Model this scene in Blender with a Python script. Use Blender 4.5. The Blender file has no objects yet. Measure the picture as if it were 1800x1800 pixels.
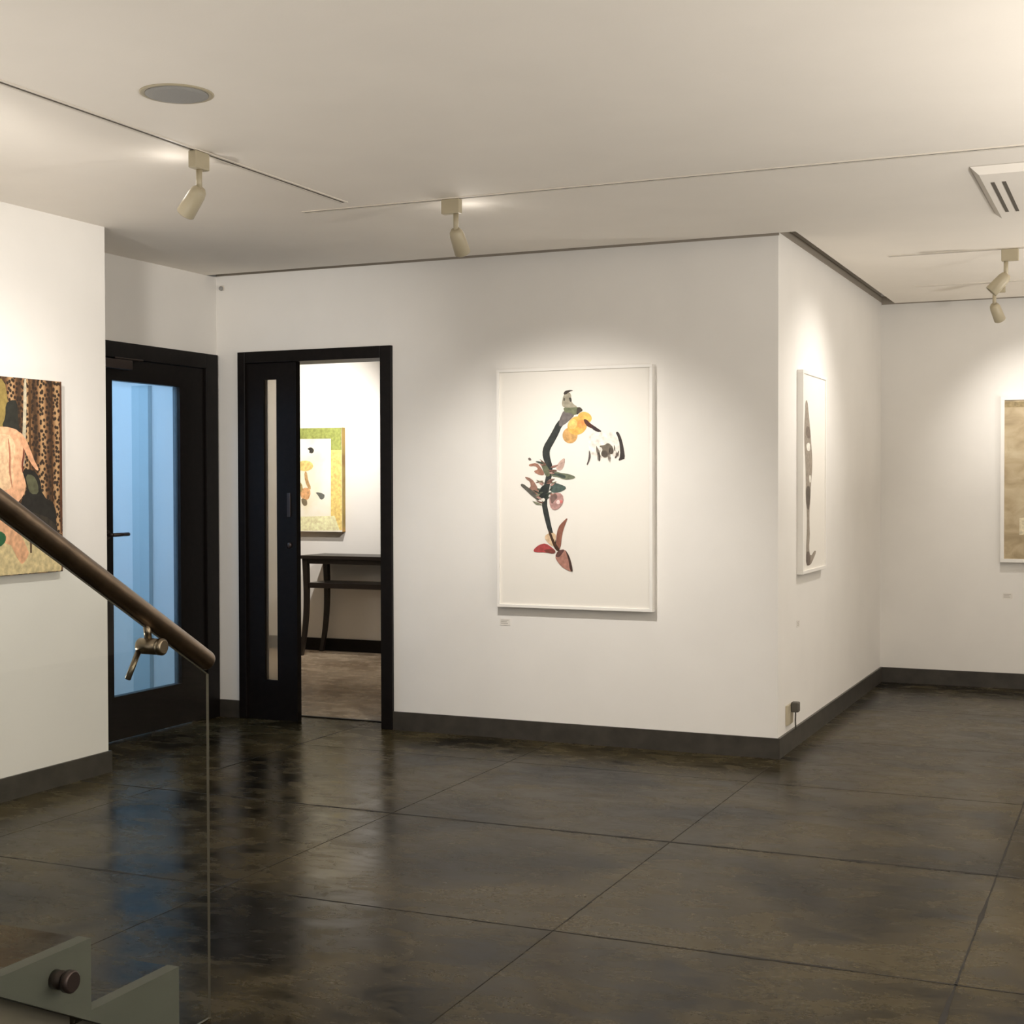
import bpy, bmesh, math, random
from mathutils import Vector, Matrix
random.seed(7)
SC = bpy.context.scene
COL = SC.collection

# ------------------------------------------------------------------ camera
F_PX = 2506.24
cam_d = bpy.data.cameras.new('camera')
cam_d.sensor_fit = 'HORIZONTAL'; cam_d.sensor_width = 36.0
cam_d.lens = F_PX / 1800.0 * 36.0
cam_d.clip_start = 0.05; cam_d.clip_end = 100
cam = bpy.data.objects.new('camera', cam_d); COL.objects.link(cam)
_yaw, _pit, _rol = math.radians(23.899), math.radians(1.1014), math.radians(-0.1334)
_f = Vector((-math.sin(_yaw)*math.cos(_pit), math.cos(_yaw)*math.cos(_pit), -math.sin(_pit)))
_r = Vector((math.cos(_yaw), math.sin(_yaw), 0)); _u = _r.cross(_f)
_r2 = math.cos(_rol)*_r + math.sin(_rol)*_u; _u2 = -math.sin(_rol)*_r + math.cos(_rol)*_u
cam.matrix_world = Matrix(((_r2.x, _u2.x, -_f.x, 0), (_r2.y, _u2.y, -_f.y, 0), (_r2.z, _u2.z, -_f.z, 1.34), (0, 0, 0, 1)))
SC.camera = cam

# ------------------------------------------------------------------ world, exposure, big lights
world = bpy.data.worlds.new('world'); SC.world = world; world.use_nodes = True
world.node_tree.nodes['Background'].inputs[0].default_value = (0.45, 0.62, 0.9, 1)
world.node_tree.nodes['Background'].inputs[1].default_value = 0.05
SC.view_settings.view_transform = 'Standard'; SC.view_settings.look = 'None'
SC.view_settings.gamma = 1.0; SC.view_settings.use_curve_mapping = False
SC.view_settings.exposure = 0.50
SC.cycles.max_bounces = 8; SC.cycles.diffuse_bounces = 5; SC.cycles.glossy_bounces = 4
SC.cycles.transparent_max_bounces = 12; SC.cycles.caustics_reflective = False; SC.cycles.caustics_refractive = False
SC.cycles.sample_clamp_indirect = 4.0; SC.cycles.adaptive_threshold = 0.02

def area_light(name, loc, target, sx, sy, power, col):
    d = bpy.data.lights.new(name, 'AREA'); d.shape = 'RECTANGLE'; d.size = sx; d.size_y = sy
    d.energy = power; d.color = col
    o = bpy.data.objects.new(name, d); COL.objects.link(o); o.location = loc
    o.rotation_euler = (Vector(target)-Vector(loc)).to_track_quat('-Z', 'Y').to_euler()
    return o
# added fill lights at the unseen rear and right walls, set in invented openings
WARM = (1.0, 0.94, 0.865)
area_light('fill_light_rear', (-0.6, -3.42, 1.35), (-0.6, 0, 1.35), 6.6, 2.1, 24, (1.0, 0.93, 0.84))
area_light('fill_light_side', (3.12, 2.4, 1.35), (0, 2.4, 1.35), 5.4, 2.1, 60, (1.0, 0.93, 0.84))
# added cool light standing in for daylight in the vestibule behind the glazed door
area_light('added_vestibule_light', (-5.5, 5.2, 2.44), (-5.5, 5.4, 0), 0.5, 1.4, 22, (0.42, 0.68, 1.0))

# outlines of the printed artwork: (sRGB colour, points in metres from the picture's origin)
FLOWER=[((236,228,218),[(0.0888,0.2768),(0.1548,0.2796),(0.2325,0.284),(0.2568,0.2357),(0.275,0.1473),(0.2283,0.1593),(0.1874,0.1481),(0.1341,0.1525),(0.0887,0.1723),(0.0826,0.2227)]),((52,56,54),[(-0.0608,0.3609),(-0.0924,0.332),(-0.112,0.2959),(-0.1377,0.2545),(-0.1651,0.2139),(-0.1731,0.1746),(-0.1623,0.1346),(-0.145,0.1023),(-0.1492,0.0711),(-0.1555,0.0406),(-0.1723,-0.0226),(-0.1758,-0.0845),(-0.1679,-0.1302),(-0.1514,-0.1933),(-0.1319,-0.2485),(-0.1047,-0.3034),(-0.0848,-0.3296),(-0.0738,-0.3236),(-0.0875,-0.2955),(-0.1109,-0.2413),(-0.1251,-0.1869),(-0.1382,-0.1245),(-0.1471,-0.0839),(-0.1376,-0.0278),(-0.1244,0.0345),(-0.1178,0.0667),(-0.1135,0.1061),(-0.1257,0.1446),(-0.1317,0.1753),(-0.1269,0.1987),(-0.1032,0.2357),(-0.078,0.2796),(-0.0638,0.3132),(-0.0364,0.3377)]),((112,106,104),[(-0.078,0.3421),(-0.0653,0.373),(-0.0527,0.3961),(-0.0066,0.3912),(0.0101,0.3714),(-0.0192,0.3448),(-0.0486,0.322),(-0.0781,0.3108)]),((112,118,92),[(-0.0548,0.4137),(-0.0108,0.4107),(0.0268,0.4137),(0.0517,0.3937),(0.0101,0.3675),(-0.0192,0.3837),(-0.0485,0.3843)]),((158,152,134),[(-0.0631,0.4276),(-0.0589,0.4547),(-0.0504,0.4779),(-0.0315,0.491),(-0.0106,0.4807),(-0.0107,0.4457),(0.0018,0.4259),(0.0268,0.4129),(-0.0108,0.4088),(-0.0548,0.4118)]),((62,56,50),[(-0.0534,0.4838),(-0.0441,0.4972),(-0.0106,0.5009),(0.0019,0.4958),(-0.019,0.4918),(-0.0358,0.4794),(-0.0484,0.4759)]),((88,84,74),[(-0.0547,0.4585),(-0.0463,0.4622),(-0.0442,0.4466),(-0.0526,0.4429)]),((70,66,58),[(-0.0232,0.4616),(-0.0107,0.4612),(-0.0065,0.4417),(-0.0149,0.438),(-0.0212,0.4498)]),((72,66,58),[(0.0226,0.4099),(0.0393,0.4114),(0.0559,0.3936),(0.0351,0.3825),(0.0226,0.3711),(0.0184,0.3828)]),((238,186,98),[(0.101,0.3433),(0.0942,0.334),(0.0827,0.3281),(0.0684,0.3265),(0.0534,0.3295),(0.0401,0.3367),(0.0303,0.3469),(0.0258,0.3586),(0.027,0.37),(0.034,0.3794),(0.0455,0.3852),(0.0598,0.3868),(0.0748,0.3837),(0.0881,0.3765),(0.0978,0.3663),(0.1023,0.3546)]),((202,158,100),[(0.0245,0.2662),(0.0213,0.2507),(0.0122,0.2376),(-0.0013,0.2289),(-0.0173,0.226),(-0.0334,0.2294),(-0.047,0.2384),(-0.056,0.2519),(-0.0592,0.2676),(-0.056,0.2832),(-0.0469,0.2963),(-0.0332,0.305),(-0.0172,0.3078),(-0.0012,0.3044),(0.0123,0.2953),(0.0213,0.2819)]),((236,178,92),[(0.0685,0.3459),(0.0759,0.3289),(0.0752,0.31),(0.0665,0.2922),(0.0511,0.2781),(0.0313,0.2698),(0.0101,0.2687),(-0.0092,0.2749),(-0.0238,0.2875),(-0.0312,0.3046),(-0.0305,0.3235),(-0.0217,0.3414),(-0.0062,0.3555),(0.0137,0.3637),(0.0348,0.3647),(0.0541,0.3585)]),((246,196,116),[(0.0191,0.3129),(0.0119,0.3049),(0.0024,0.3),(-0.0078,0.2989),(-0.0172,0.3017),(-0.0244,0.3081),(-0.0283,0.3171),(-0.0282,0.3273),(-0.0243,0.3371),(-0.017,0.3451),(-0.0075,0.35),(0.0027,0.3511),(0.0121,0.3483),(0.0193,0.3419),(0.0231,0.3329),(0.0231,0.3228)]),((240,160,90),[(0.0724,0.3236),(0.0704,0.3147),(0.065,0.3073),(0.057,0.3024),(0.0474,0.3008),(0.0379,0.3027),(0.0298,0.3079),(0.0244,0.3156),(0.0225,0.3245),(0.0244,0.3334),(0.0298,0.3408),(0.0379,0.3457),(0.0475,0.3473),(0.057,0.3453),(0.0651,0.3401),(0.0705,0.3325)]),((84,50,42),[(0.0558,0.3491),(0.0765,0.3467),(0.0931,0.327),(0.1384,0.2991),(0.1301,0.2838),(0.1054,0.2997),(0.0765,0.3119),(0.0641,0.3276)]),((58,46,46),[(0.1013,0.3191),(0.1404,0.2972),(0.1589,0.2833),(0.1301,0.2819),(0.1013,0.2998)]),((56,50,48),[(0.2304,0.2802),(0.2467,0.2818),(0.2629,0.2471),(0.275,0.1971),(0.2819,0.1434),(0.2648,0.1397),(0.2445,0.1322),(0.2567,0.1628),(0.2527,0.2204),(0.2426,0.2551)]),((112,104,92),[(0.1383,0.2104),(0.1752,0.2157),(0.1875,0.2271),(0.21,0.2133),(0.2222,0.1901),(0.2161,0.1671),(0.1956,0.1712),(0.1874,0.152),(0.1669,0.1503),(0.1505,0.1678),(0.1629,0.1985)]),((84,76,68),[(0.1895,0.1712),(0.186,0.1611),(0.1768,0.1549),(0.1654,0.155),(0.1561,0.1614),(0.1526,0.1716),(0.1561,0.1818),(0.1654,0.188),(0.1768,0.1878),(0.186,0.1814)]),((84,76,68),[(0.2202,0.1863),(0.2176,0.1768),(0.2111,0.171),(0.203,0.1711),(0.1965,0.177),(0.194,0.1866),(0.1965,0.196),(0.2031,0.2018),(0.2111,0.2017),(0.2177,0.1958)]),((90,82,80),[(0.0867,0.1876),(0.0858,0.161),(0.0822,0.1388),(0.0728,0.1157),(0.0796,0.113),(0.0909,0.1362),(0.0982,0.1604),(0.0908,0.188)]),((78,70,66),[(0.1334,0.1826),(0.1399,0.1596),(0.1378,0.1334),(0.1484,0.1329),(0.1489,0.1606),(0.1389,0.1842)]),((96,86,80),[(0.2461,0.1833),(0.2342,0.1653),(0.2245,0.15),(0.2321,0.1455),(0.2427,0.1607),(0.2512,0.1809)]),((112,118,98),[(-0.125,0.0806),(-0.0912,0.0804),(-0.0659,0.0744),(-0.0197,0.0683),(0.0179,0.0526),(-0.0072,0.041),(-0.0491,0.0392),(-0.0828,0.053),(-0.1208,0.0571)]),((70,80,74),[(-0.1165,0.0747),(-0.0659,0.0705),(-0.0365,0.0567),(-0.0491,0.0431),(-0.0785,0.0569),(-0.1123,0.0649)]),((196,168,156),[(-0.0996,0.0961),(-0.0784,0.1312),(-0.0447,0.1562),(-0.0469,0.1192),(-0.0659,0.0842)]),((158,116,98),[(-0.2486,0.1208),(-0.2015,0.1283),(-0.1802,0.1045),(-0.159,0.073),(-0.1675,0.0612),(-0.2016,0.0693),(-0.223,0.0851),(-0.193,0.0928),(-0.2101,0.1126),(-0.2444,0.1089)]),((104,108,86),[(-0.1844,0.1399),(-0.1589,0.1279),(-0.1334,0.0964),(-0.125,0.061),(-0.1505,0.0533),(-0.1717,0.0966)]),((110,98,92),[(-0.2529,0.1524),(-0.24,0.1562),(-0.2314,0.1423),(-0.2464,0.1385)]),((146,112,98),[(-0.2703,0.0578),(-0.2316,0.0458),(-0.206,0.0142),(-0.1911,-0.0173),(-0.1848,-0.0724),(-0.2318,-0.0449),(-0.2575,-0.0173),(-0.2618,-0.0015),(-0.236,-0.0016),(-0.2403,0.03),(-0.266,0.0459)]),((90,88,82),[(-0.2984,0.0124),(-0.2833,0.0222),(-0.2446,-0.0055),(-0.2061,-0.0292),(-0.1849,-0.0764),(-0.2318,-0.0449),(-0.2618,-0.0173)]),((42,48,46),[(-0.1783,0.0023),(-0.1591,0.0141),(-0.1421,0.0062),(-0.1464,-0.0331),(-0.1507,-0.0566),(-0.1848,-0.0567),(-0.1954,-0.0252)]),((76,92,86),[(-0.1251,0.014),(-0.1082,0.0257),(-0.0744,0.0178),(-0.0324,0.0001),(-0.0576,-0.0193),(-0.0998,-0.0291),(-0.1273,-0.0213)]),((178,140,134),[(-0.1337,-0.0448),(-0.0998,-0.0252),(-0.0577,-0.033),(-0.0514,-0.076),(-0.0789,-0.1113),(-0.1084,-0.1193),(-0.1296,-0.0997)]),((120,98,92),[(-0.1295,-0.0448),(-0.0998,-0.0272),(-0.083,-0.0487),(-0.1084,-0.0761),(-0.1211,-0.0879)]),((206,116,112),[(-0.0565,-0.074),(-0.0599,-0.0801),(-0.0683,-0.0827),(-0.0766,-0.0802),(-0.0801,-0.0741),(-0.0766,-0.068),(-0.0682,-0.0655),(-0.0599,-0.068)]),((236,206,200),[(-0.072,-0.076),(-0.0753,-0.0844),(-0.083,-0.0878),(-0.0908,-0.0844),(-0.094,-0.0761),(-0.0908,-0.0678),(-0.083,-0.0643),(-0.0752,-0.0678)]),((232,226,214),[(-0.1563,-0.0645),(-0.159,-0.0717),(-0.1657,-0.0747),(-0.1723,-0.0718),(-0.175,-0.0645),(-0.1723,-0.0573),(-0.1656,-0.0543),(-0.159,-0.0573)]),((214,186,152),[(-0.1597,-0.265),(-0.1511,-0.2413),(-0.096,-0.232),(-0.0982,-0.2838),(-0.113,-0.3076),(-0.1385,-0.2883)]),((170,74,74),[(-0.2239,-0.3251),(-0.1896,-0.2969),(-0.1512,-0.2893),(-0.1173,-0.3115),(-0.094,-0.3308),(-0.1089,-0.3448),(-0.1513,-0.3365),(-0.2153,-0.3368)]),((116,62,54),[(-0.1683,-0.3242),(-0.1173,-0.3174),(-0.094,-0.3308),(-0.1089,-0.3448),(-0.1513,-0.3365)]),((142,94,78),[(-0.0919,-0.3229),(-0.096,-0.2642),(-0.0832,-0.2053),(-0.0579,-0.1776),(-0.0264,-0.152),(-0.0474,-0.1971),(-0.0622,-0.2442),(-0.07,-0.3186)]),((168,122,108),[(-0.1026,-0.3584),(-0.0835,-0.3247),(-0.0455,-0.3182),(-0.0204,-0.353),(-0.0079,-0.3996),(-0.0017,-0.4365),(-0.0499,-0.42),(-0.0836,-0.3894)]),((92,64,60),[(-0.1004,-0.3583),(-0.0835,-0.3247),(-0.0455,-0.3182),(-0.0603,-0.342),(-0.0793,-0.3619)]),((70,52,46),[(-0.0455,-0.3182),(-0.0204,-0.353),(-0.0071,-0.3996),(-0.0008,-0.4373),(-0.0184,-0.4271),(-0.0246,-0.3765),(-0.0372,-0.3415)]),((70,50,36),[(-0.14,-0.2276),(-0.1196,-0.2789),(-0.1051,-0.3126),(-0.0859,-0.3316),(-0.0727,-0.3216),(-0.0871,-0.302),(-0.1064,-0.2734),(-0.1281,-0.2232)]),((176,140,130),[(-0.1258,0.0071),(-0.1133,0.0086),(-0.1048,0.0174),(-0.0974,0.025),(-0.0984,0.0262),(-0.1081,0.0216),(-0.1196,0.0181),(-0.1271,0.0092)]),((92,98,84),[(-0.141,0.0865),(-0.1332,0.0831),(-0.1249,0.0828),(-0.1176,0.084),(-0.1174,0.0855),(-0.124,0.0888),(-0.1322,0.0905),(-0.1407,0.0888)]),((150,112,100),[(-0.1479,0.0205),(-0.1382,0.018),(-0.1287,0.0185),(-0.1206,0.0217),(-0.1207,0.0232),(-0.129,0.0259),(-0.1385,0.0258),(-0.148,0.0228)]),((112,84,74),[(-0.1647,0.0349),(-0.1806,0.035),(-0.196,0.0315),(-0.2086,0.0263),(-0.2082,0.0248),(-0.1945,0.0254),(-0.1791,0.0276),(-0.1643,0.0326)]),((112,84,74),[(-0.1645,-0.0801),(-0.178,-0.0735),(-0.193,-0.0707),(-0.2062,-0.0679),(-0.2068,-0.0694),(-0.1949,-0.0755),(-0.1807,-0.0815),(-0.1652,-0.0823)]),((60,70,62),[(-0.131,-0.0165),(-0.1214,-0.0148),(-0.1155,-0.0078),(-0.1117,-0.0002),(-0.1129,0.0009),(-0.1208,-0.0026),(-0.1285,-0.0068),(-0.1326,-0.0147)]),((92,98,84),[(-0.1197,0.0873),(-0.1099,0.084),(-0.1,0.0856),(-0.0917,0.0875),(-0.0917,0.0891),(-0.1001,0.0911),(-0.1099,0.0928),(-0.1197,0.0896)]),((112,84,74),[(-0.1203,0.0877),(-0.1093,0.0827),(-0.0978,0.0825),(-0.0875,0.0841),(-0.0873,0.0857),(-0.0967,0.0901),(-0.1081,0.0927),(-0.12,0.0901)]),((92,98,84),[(-0.1655,-0.0232),(-0.1779,-0.0227),(-0.1889,-0.0277),(-0.1979,-0.0331),(-0.1973,-0.0346),(-0.1868,-0.0334),(-0.1751,-0.0317),(-0.1648,-0.0255)]),((112,84,74),[(-0.1397,0.0315),(-0.131,0.0256),(-0.1211,0.0246),(-0.112,0.0249),(-0.1115,0.0264),(-0.1189,0.0315),(-0.1284,0.0354),(-0.1391,0.0338)]),((60,70,62),[(-0.1819,-0.0309),(-0.1951,-0.0228),(-0.2099,-0.0171),(-0.2233,-0.0119),(-0.2241,-0.0133),(-0.2127,-0.0217),(-0.1986,-0.0295),(-0.183,-0.033)]),((150,112,100),[(-0.1659,0.1137),(-0.1695,0.1201),(-0.1761,0.1223),(-0.1828,0.1238),(-0.1838,0.1226),(-0.1805,0.1168),(-0.1753,0.1116),(-0.1672,0.1116)]),((128,130,108),[(-0.141,-0.0292),(-0.1297,-0.0351),(-0.1175,-0.0379),(-0.106,-0.0381),(-0.1054,-0.0366),(-0.1149,-0.0303),(-0.1272,-0.0265),(-0.1404,-0.0269)]),((128,130,108),[(-0.1825,-0.0356),(-0.1928,-0.034),(-0.2019,-0.0381),(-0.2096,-0.0421),(-0.2091,-0.0436),(-0.2004,-0.0434),(-0.1906,-0.0432),(-0.182,-0.0379)]),((112,84,74),[(-0.1381,0.0901),(-0.1267,0.0819),(-0.113,0.0779),(-0.101,0.0735),(-0.1002,0.0749),(-0.1104,0.0823),(-0.1226,0.0902),(-0.1371,0.0922)]),((128,130,108),[(-0.1606,0.0237),(-0.1744,0.0309),(-0.1894,0.0355),(-0.2029,0.0394),(-0.2037,0.038),(-0.1918,0.0306),(-0.1773,0.0239),(-0.1615,0.0214)]),((112,84,74),[(-0.1479,0.1196),(-0.1587,0.1295),(-0.1711,0.1387),(-0.183,0.1469),(-0.1842,0.1458),(-0.1751,0.1347),(-0.1631,0.1244),(-0.1494,0.1177)]),((150,112,100),[(-0.1284,-0.0346),(-0.1221,-0.0409),(-0.1137,-0.0406),(-0.1063,-0.0405),(-0.1057,-0.039),(-0.1115,-0.0345),(-0.1187,-0.0298),(-0.1278,-0.0324)]),((112,84,74),[(-0.1492,0.1206),(-0.159,0.1225),(-0.1666,0.1172),(-0.1732,0.1128),(-0.1725,0.1113),(-0.1646,0.1121),(-0.1555,0.1121),(-0.1485,0.1183)]),((176,140,130),[(-0.1316,0.0742),(-0.1219,0.0687),(-0.1113,0.0698),(-0.1022,0.0705),(-0.1019,0.0721),(-0.1104,0.0756),(-0.1203,0.0796),(-0.1313,0.0765)]),((60,70,62),[(-0.1505,-0.037),(-0.1376,-0.0365),(-0.1257,-0.0322),(-0.1167,-0.0256),(-0.1173,-0.0241),(-0.1286,-0.0252),(-0.1404,-0.0287),(-0.1512,-0.0348)]),((150,112,100),[(-0.124,0.1021),(-0.1078,0.1019),(-0.0935,0.1082),(-0.0821,0.1158),(-0.0828,0.1172),(-0.0965,0.1155),(-0.1115,0.1125),(-0.1247,0.1044)]),((128,130,108),[(-0.1886,-0.0884),(-0.1989,-0.0784),(-0.2126,-0.0734),(-0.2253,-0.069),(-0.2262,-0.0703),(-0.2169,-0.0798),(-0.205,-0.0886),(-0.1897,-0.0905)]),((112,84,74),[(-0.1594,0.0252),(-0.1666,0.027),(-0.1737,0.0265),(-0.1791,0.0225),(-0.1789,0.0209),(-0.1725,0.0185),(-0.1657,0.0196),(-0.1591,0.0228)]),((176,140,130),[(-0.1755,-0.0597),(-0.1845,-0.054),(-0.1941,-0.0492),(-0.2044,-0.0477),(-0.2052,-0.0491),(-0.1981,-0.0563),(-0.1875,-0.0602),(-0.1764,-0.0619)]),((176,140,130),[(-0.1642,0.0129),(-0.1702,0.0216),(-0.18,0.0254),(-0.1894,0.0287),(-0.1905,0.0275),(-0.1848,0.0194),(-0.177,0.0119),(-0.1655,0.0109)]),((60,70,62),[(-0.1538,-0.0601),(-0.1431,-0.0596),(-0.1347,-0.0537),(-0.1277,-0.048),(-0.1286,-0.0466),(-0.1373,-0.049),(-0.1471,-0.0513),(-0.1547,-0.0579)]),((128,130,108),[(-0.1714,-0.0898),(-0.1844,-0.0832),(-0.1978,-0.0772),(-0.2112,-0.0749),(-0.2119,-0.0763),(-0.2015,-0.0847),(-0.187,-0.0894),(-0.1722,-0.092)]),((176,140,130),[(-0.1394,0.0314),(-0.1286,0.0329),(-0.119,0.0378),(-0.1119,0.0444),(-0.1128,0.0457),(-0.1223,0.0435),(-0.1319,0.0395),(-0.1404,0.0335)]),((128,130,108),[(-0.1213,0.0193),(-0.1098,0.0201),(-0.0993,0.0245),(-0.091,0.0301),(-0.0917,0.0315),(-0.1016,0.0298),(-0.1123,0.0269),(-0.1221,0.0215)]),((60,70,62),[(-0.1499,-0.0502),(-0.1422,-0.0474),(-0.1363,-0.0416),(-0.1321,-0.0354),(-0.1333,-0.0343),(-0.1399,-0.0381),(-0.1465,-0.0425),(-0.1514,-0.0483)]),((112,84,74),[(-0.1455,0.0277),(-0.1283,0.0291),(-0.113,0.0368),(-0.1005,0.0447),(-0.1012,0.0461),(-0.1157,0.0425),(-0.132,0.0385),(-0.1464,0.0299)]),((60,70,62),[(-0.1651,0.1263),(-0.1786,0.1331),(-0.1933,0.1359),(-0.2067,0.1368),(-0.2073,0.1353),(-0.1957,0.1285),(-0.1812,0.1237),(-0.1657,0.124)]),((92,98,84),[(-0.181,-0.0109),(-0.1868,-0.0047),(-0.1953,-0.0047),(-0.2023,-0.0034),(-0.2031,-0.0048),(-0.1973,-0.0091),(-0.1908,-0.0146),(-0.1818,-0.0131)]),((120,110,100),[(0.1332,0.2044),(0.133,0.189),(0.1332,0.1658),(0.1348,0.1657),(0.1367,0.1889),(0.1349,0.2044)]),((120,110,100),[(0.1337,0.1766),(0.1346,0.1612),(0.1341,0.1372),(0.1358,0.1371),(0.1383,0.1612),(0.1354,0.1767)]),((120,110,100),[(0.201,0.1676),(0.1972,0.1523),(0.1998,0.128),(0.2015,0.128),(0.2032,0.1521),(0.2027,0.1675)]),((120,110,100),[(0.223,0.215),(0.2229,0.1996),(0.2246,0.1855),(0.2262,0.1855),(0.2289,0.1998),(0.2246,0.2152)]),((120,110,100),[(0.1487,0.1914),(0.1431,0.1757),(0.1526,0.1519),(0.1541,0.1524),(0.1465,0.176),(0.1503,0.191)]),((120,110,100),[(0.1279,0.2119),(0.1273,0.1964),(0.1306,0.1735),(0.1322,0.1736),(0.1336,0.1967),(0.1296,0.2121)]),((120,110,100),[(0.136,0.1985),(0.138,0.1835),(0.1325,0.1715),(0.1339,0.1707),(0.1438,0.1828),(0.1376,0.1988)]),((120,110,100),[(0.2352,0.1807),(0.232,0.1647),(0.2411,0.1561),(0.2424,0.1569),(0.2383,0.166),(0.2368,0.1806)]),((120,110,100),[(0.1915,0.1747),(0.1901,0.1593),(0.1921,0.1354),(0.1937,0.1354),(0.1963,0.1593),(0.1932,0.1747)]),((120,110,100),[(0.203,0.1787),(0.1972,0.1631),(0.2045,0.1437),(0.2061,0.1441),(0.2014,0.1632),(0.2046,0.1783)]),((120,110,100),[(0.2457,0.1873),(0.2445,0.1722),(0.2435,0.1565),(0.2451,0.1562),(0.25,0.1718),(0.2474,0.1874)]),((120,110,100),[(0.1954,0.2114),(0.1958,0.1962),(0.1943,0.1699),(0.1959,0.1698),(0.2005,0.196),(0.197,0.2116)])]
FIGURE=[((216,196,150),[(-0.5168,-0.2364),(0.0983,-0.2519),(0.2349,-0.2622),(0.3515,-0.2839),(0.3414,-0.416),(-0.5195,-0.4424)]),((150,130,74),[(-0.0624,0.4057),(0.0057,0.4113),(0.0275,0.3166),(0.0262,0.2102),(-0.0649,0.2069)]),((46,46,40),[(0.012,0.3046),(0.043,0.323),(0.0819,0.3223),(0.0847,0.2406),(0.0958,0.1845),(0.026,0.199),(-0.0121,0.2088),(0.0113,0.2488)]),((232,178,140),[(-0.3102,0.1715),(-0.1316,0.2045),(-0.0197,0.2086),(0.0338,0.2077),(0.0881,0.1955),(0.1191,0.1568),(0.125,0.1172),(0.1117,0.0715),(0.1057,0.026),(0.1287,-0.0307),(0.1243,-0.0648),(0.0922,-0.1043),(0.0529,-0.1207),(-0.0234,-0.0863),(-0.3142,-0.1369)]),((244,200,160),[(-0.2404,0.1522),(-0.0201,0.1807),(0.0488,0.1717),(0.0715,0.116),(0.0473,0.0481),(0.062,-0.0194),(0.0227,-0.0643),(-0.2433,-0.0736)]),((120,66,50),[(0.1142,0.1396),(0.112,0.0946),(0.1012,0.049),(0.1071,0.0146),(0.1118,0.0149),(0.1122,0.0485),(0.1247,0.0941),(0.1205,0.1399)]),((226,170,132),[(0.0672,0.1799),(0.0992,0.1442),(0.1293,0.1013),(0.1576,0.0563),(0.1949,0.0236),(0.2085,0.0301),(0.182,0.0656),(0.1586,0.1111),(0.1311,0.1579),(0.0931,0.1936)]),((190,128,98),[(0.0225,0.1594),(0.0308,0.0926),(0.0262,0.0252),(0.0438,-0.0478),(0.0484,-0.0473),(0.0369,0.0257),(0.0417,0.0931),(0.0286,0.1602)]),((40,38,34),[(0.1018,0.0317),(0.1734,0.0295),(0.2135,-0.0076),(0.2288,-0.0885),(0.3113,-0.1185),(0.3138,-0.2591),(0.2353,-0.2275),(0.0917,-0.1496),(0.1002,-0.0987),(0.1323,-0.0649),(0.1288,-0.025)]),((92,92,70),[(0.1252,0.0091),(0.1731,0.0066),(0.201,-0.0307),(0.2045,-0.0768),(0.1561,-0.0764),(0.1365,-0.0421)]),((58,52,44),[(0.0919,-0.1326),(0.3146,-0.1947),(0.3261,-0.283),(0.2345,-0.2912),(0.098,-0.2689),(0.091,-0.2006)]),((226,172,134),[(-0.3142,-0.1369),(-0.0168,-0.1644),(0.0517,-0.2165),(0.0983,-0.2519),(0.1332,-0.3101),(0.1449,-0.3334),(0.1126,-0.3718),(0.0889,-0.3734),(0.0202,-0.2661),(-0.3156,-0.2433)]),((38,96,60),[(-0.115,-0.2227),(-0.0252,-0.2282),(0.0089,-0.2489),(0.0047,-0.2767),(-0.0261,-0.2978),(-0.116,-0.2996)])]
SLENDER=[((150,140,128),[(-0.31,0.3687),(-0.2594,0.375),(-0.2247,0.2972),(-0.1897,0.2188),(-0.172,0.1683),(-0.1364,0.0741),(-0.1427,0.0008),(-0.1769,-0.0724),(-0.1867,-0.1452),(-0.2103,-0.2104),(-0.2027,-0.2906),(-0.1955,-0.3345),(-0.2191,-0.3919),(-0.1842,-0.4444),(-0.0793,-0.4124),(-0.0328,-0.4218),(-0.1142,-0.4625),(-0.1838,-0.4882),(-0.2898,-0.4826),(-0.2837,-0.3892),(-0.2708,-0.3175),(-0.2649,-0.2093),(-0.2992,-0.1368),(-0.2934,-0.029),(-0.3144,0.0785),(-0.335,0.1567),(-0.3356,0.2281),(-0.3162,0.3076)]),((238,230,220),[(-0.2813,0.151),(-0.1995,0.1567),(-0.1889,0.1169),(-0.2403,0.1086),(-0.2811,0.1222)]),((238,230,220),[(-0.2222,-0.0143),(-0.1704,-0.014),(-0.1701,-0.0505),(-0.2115,-0.0541)]),((96,88,80),[(-0.293,-0.0721),(-0.1838,-0.0724),(-0.1901,-0.1452),(-0.2377,-0.2099),(-0.2924,-0.1441)]),((110,98,90),[(-0.287,-0.4107),(-0.2017,-0.4144),(-0.1806,-0.4592),(-0.1942,-0.4877),(-0.2864,-0.4828)]),((118,106,96),[(-0.2955,0.2439),(-0.2002,0.2329),(-0.179,0.1754),(-0.2883,0.1795)])]
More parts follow.
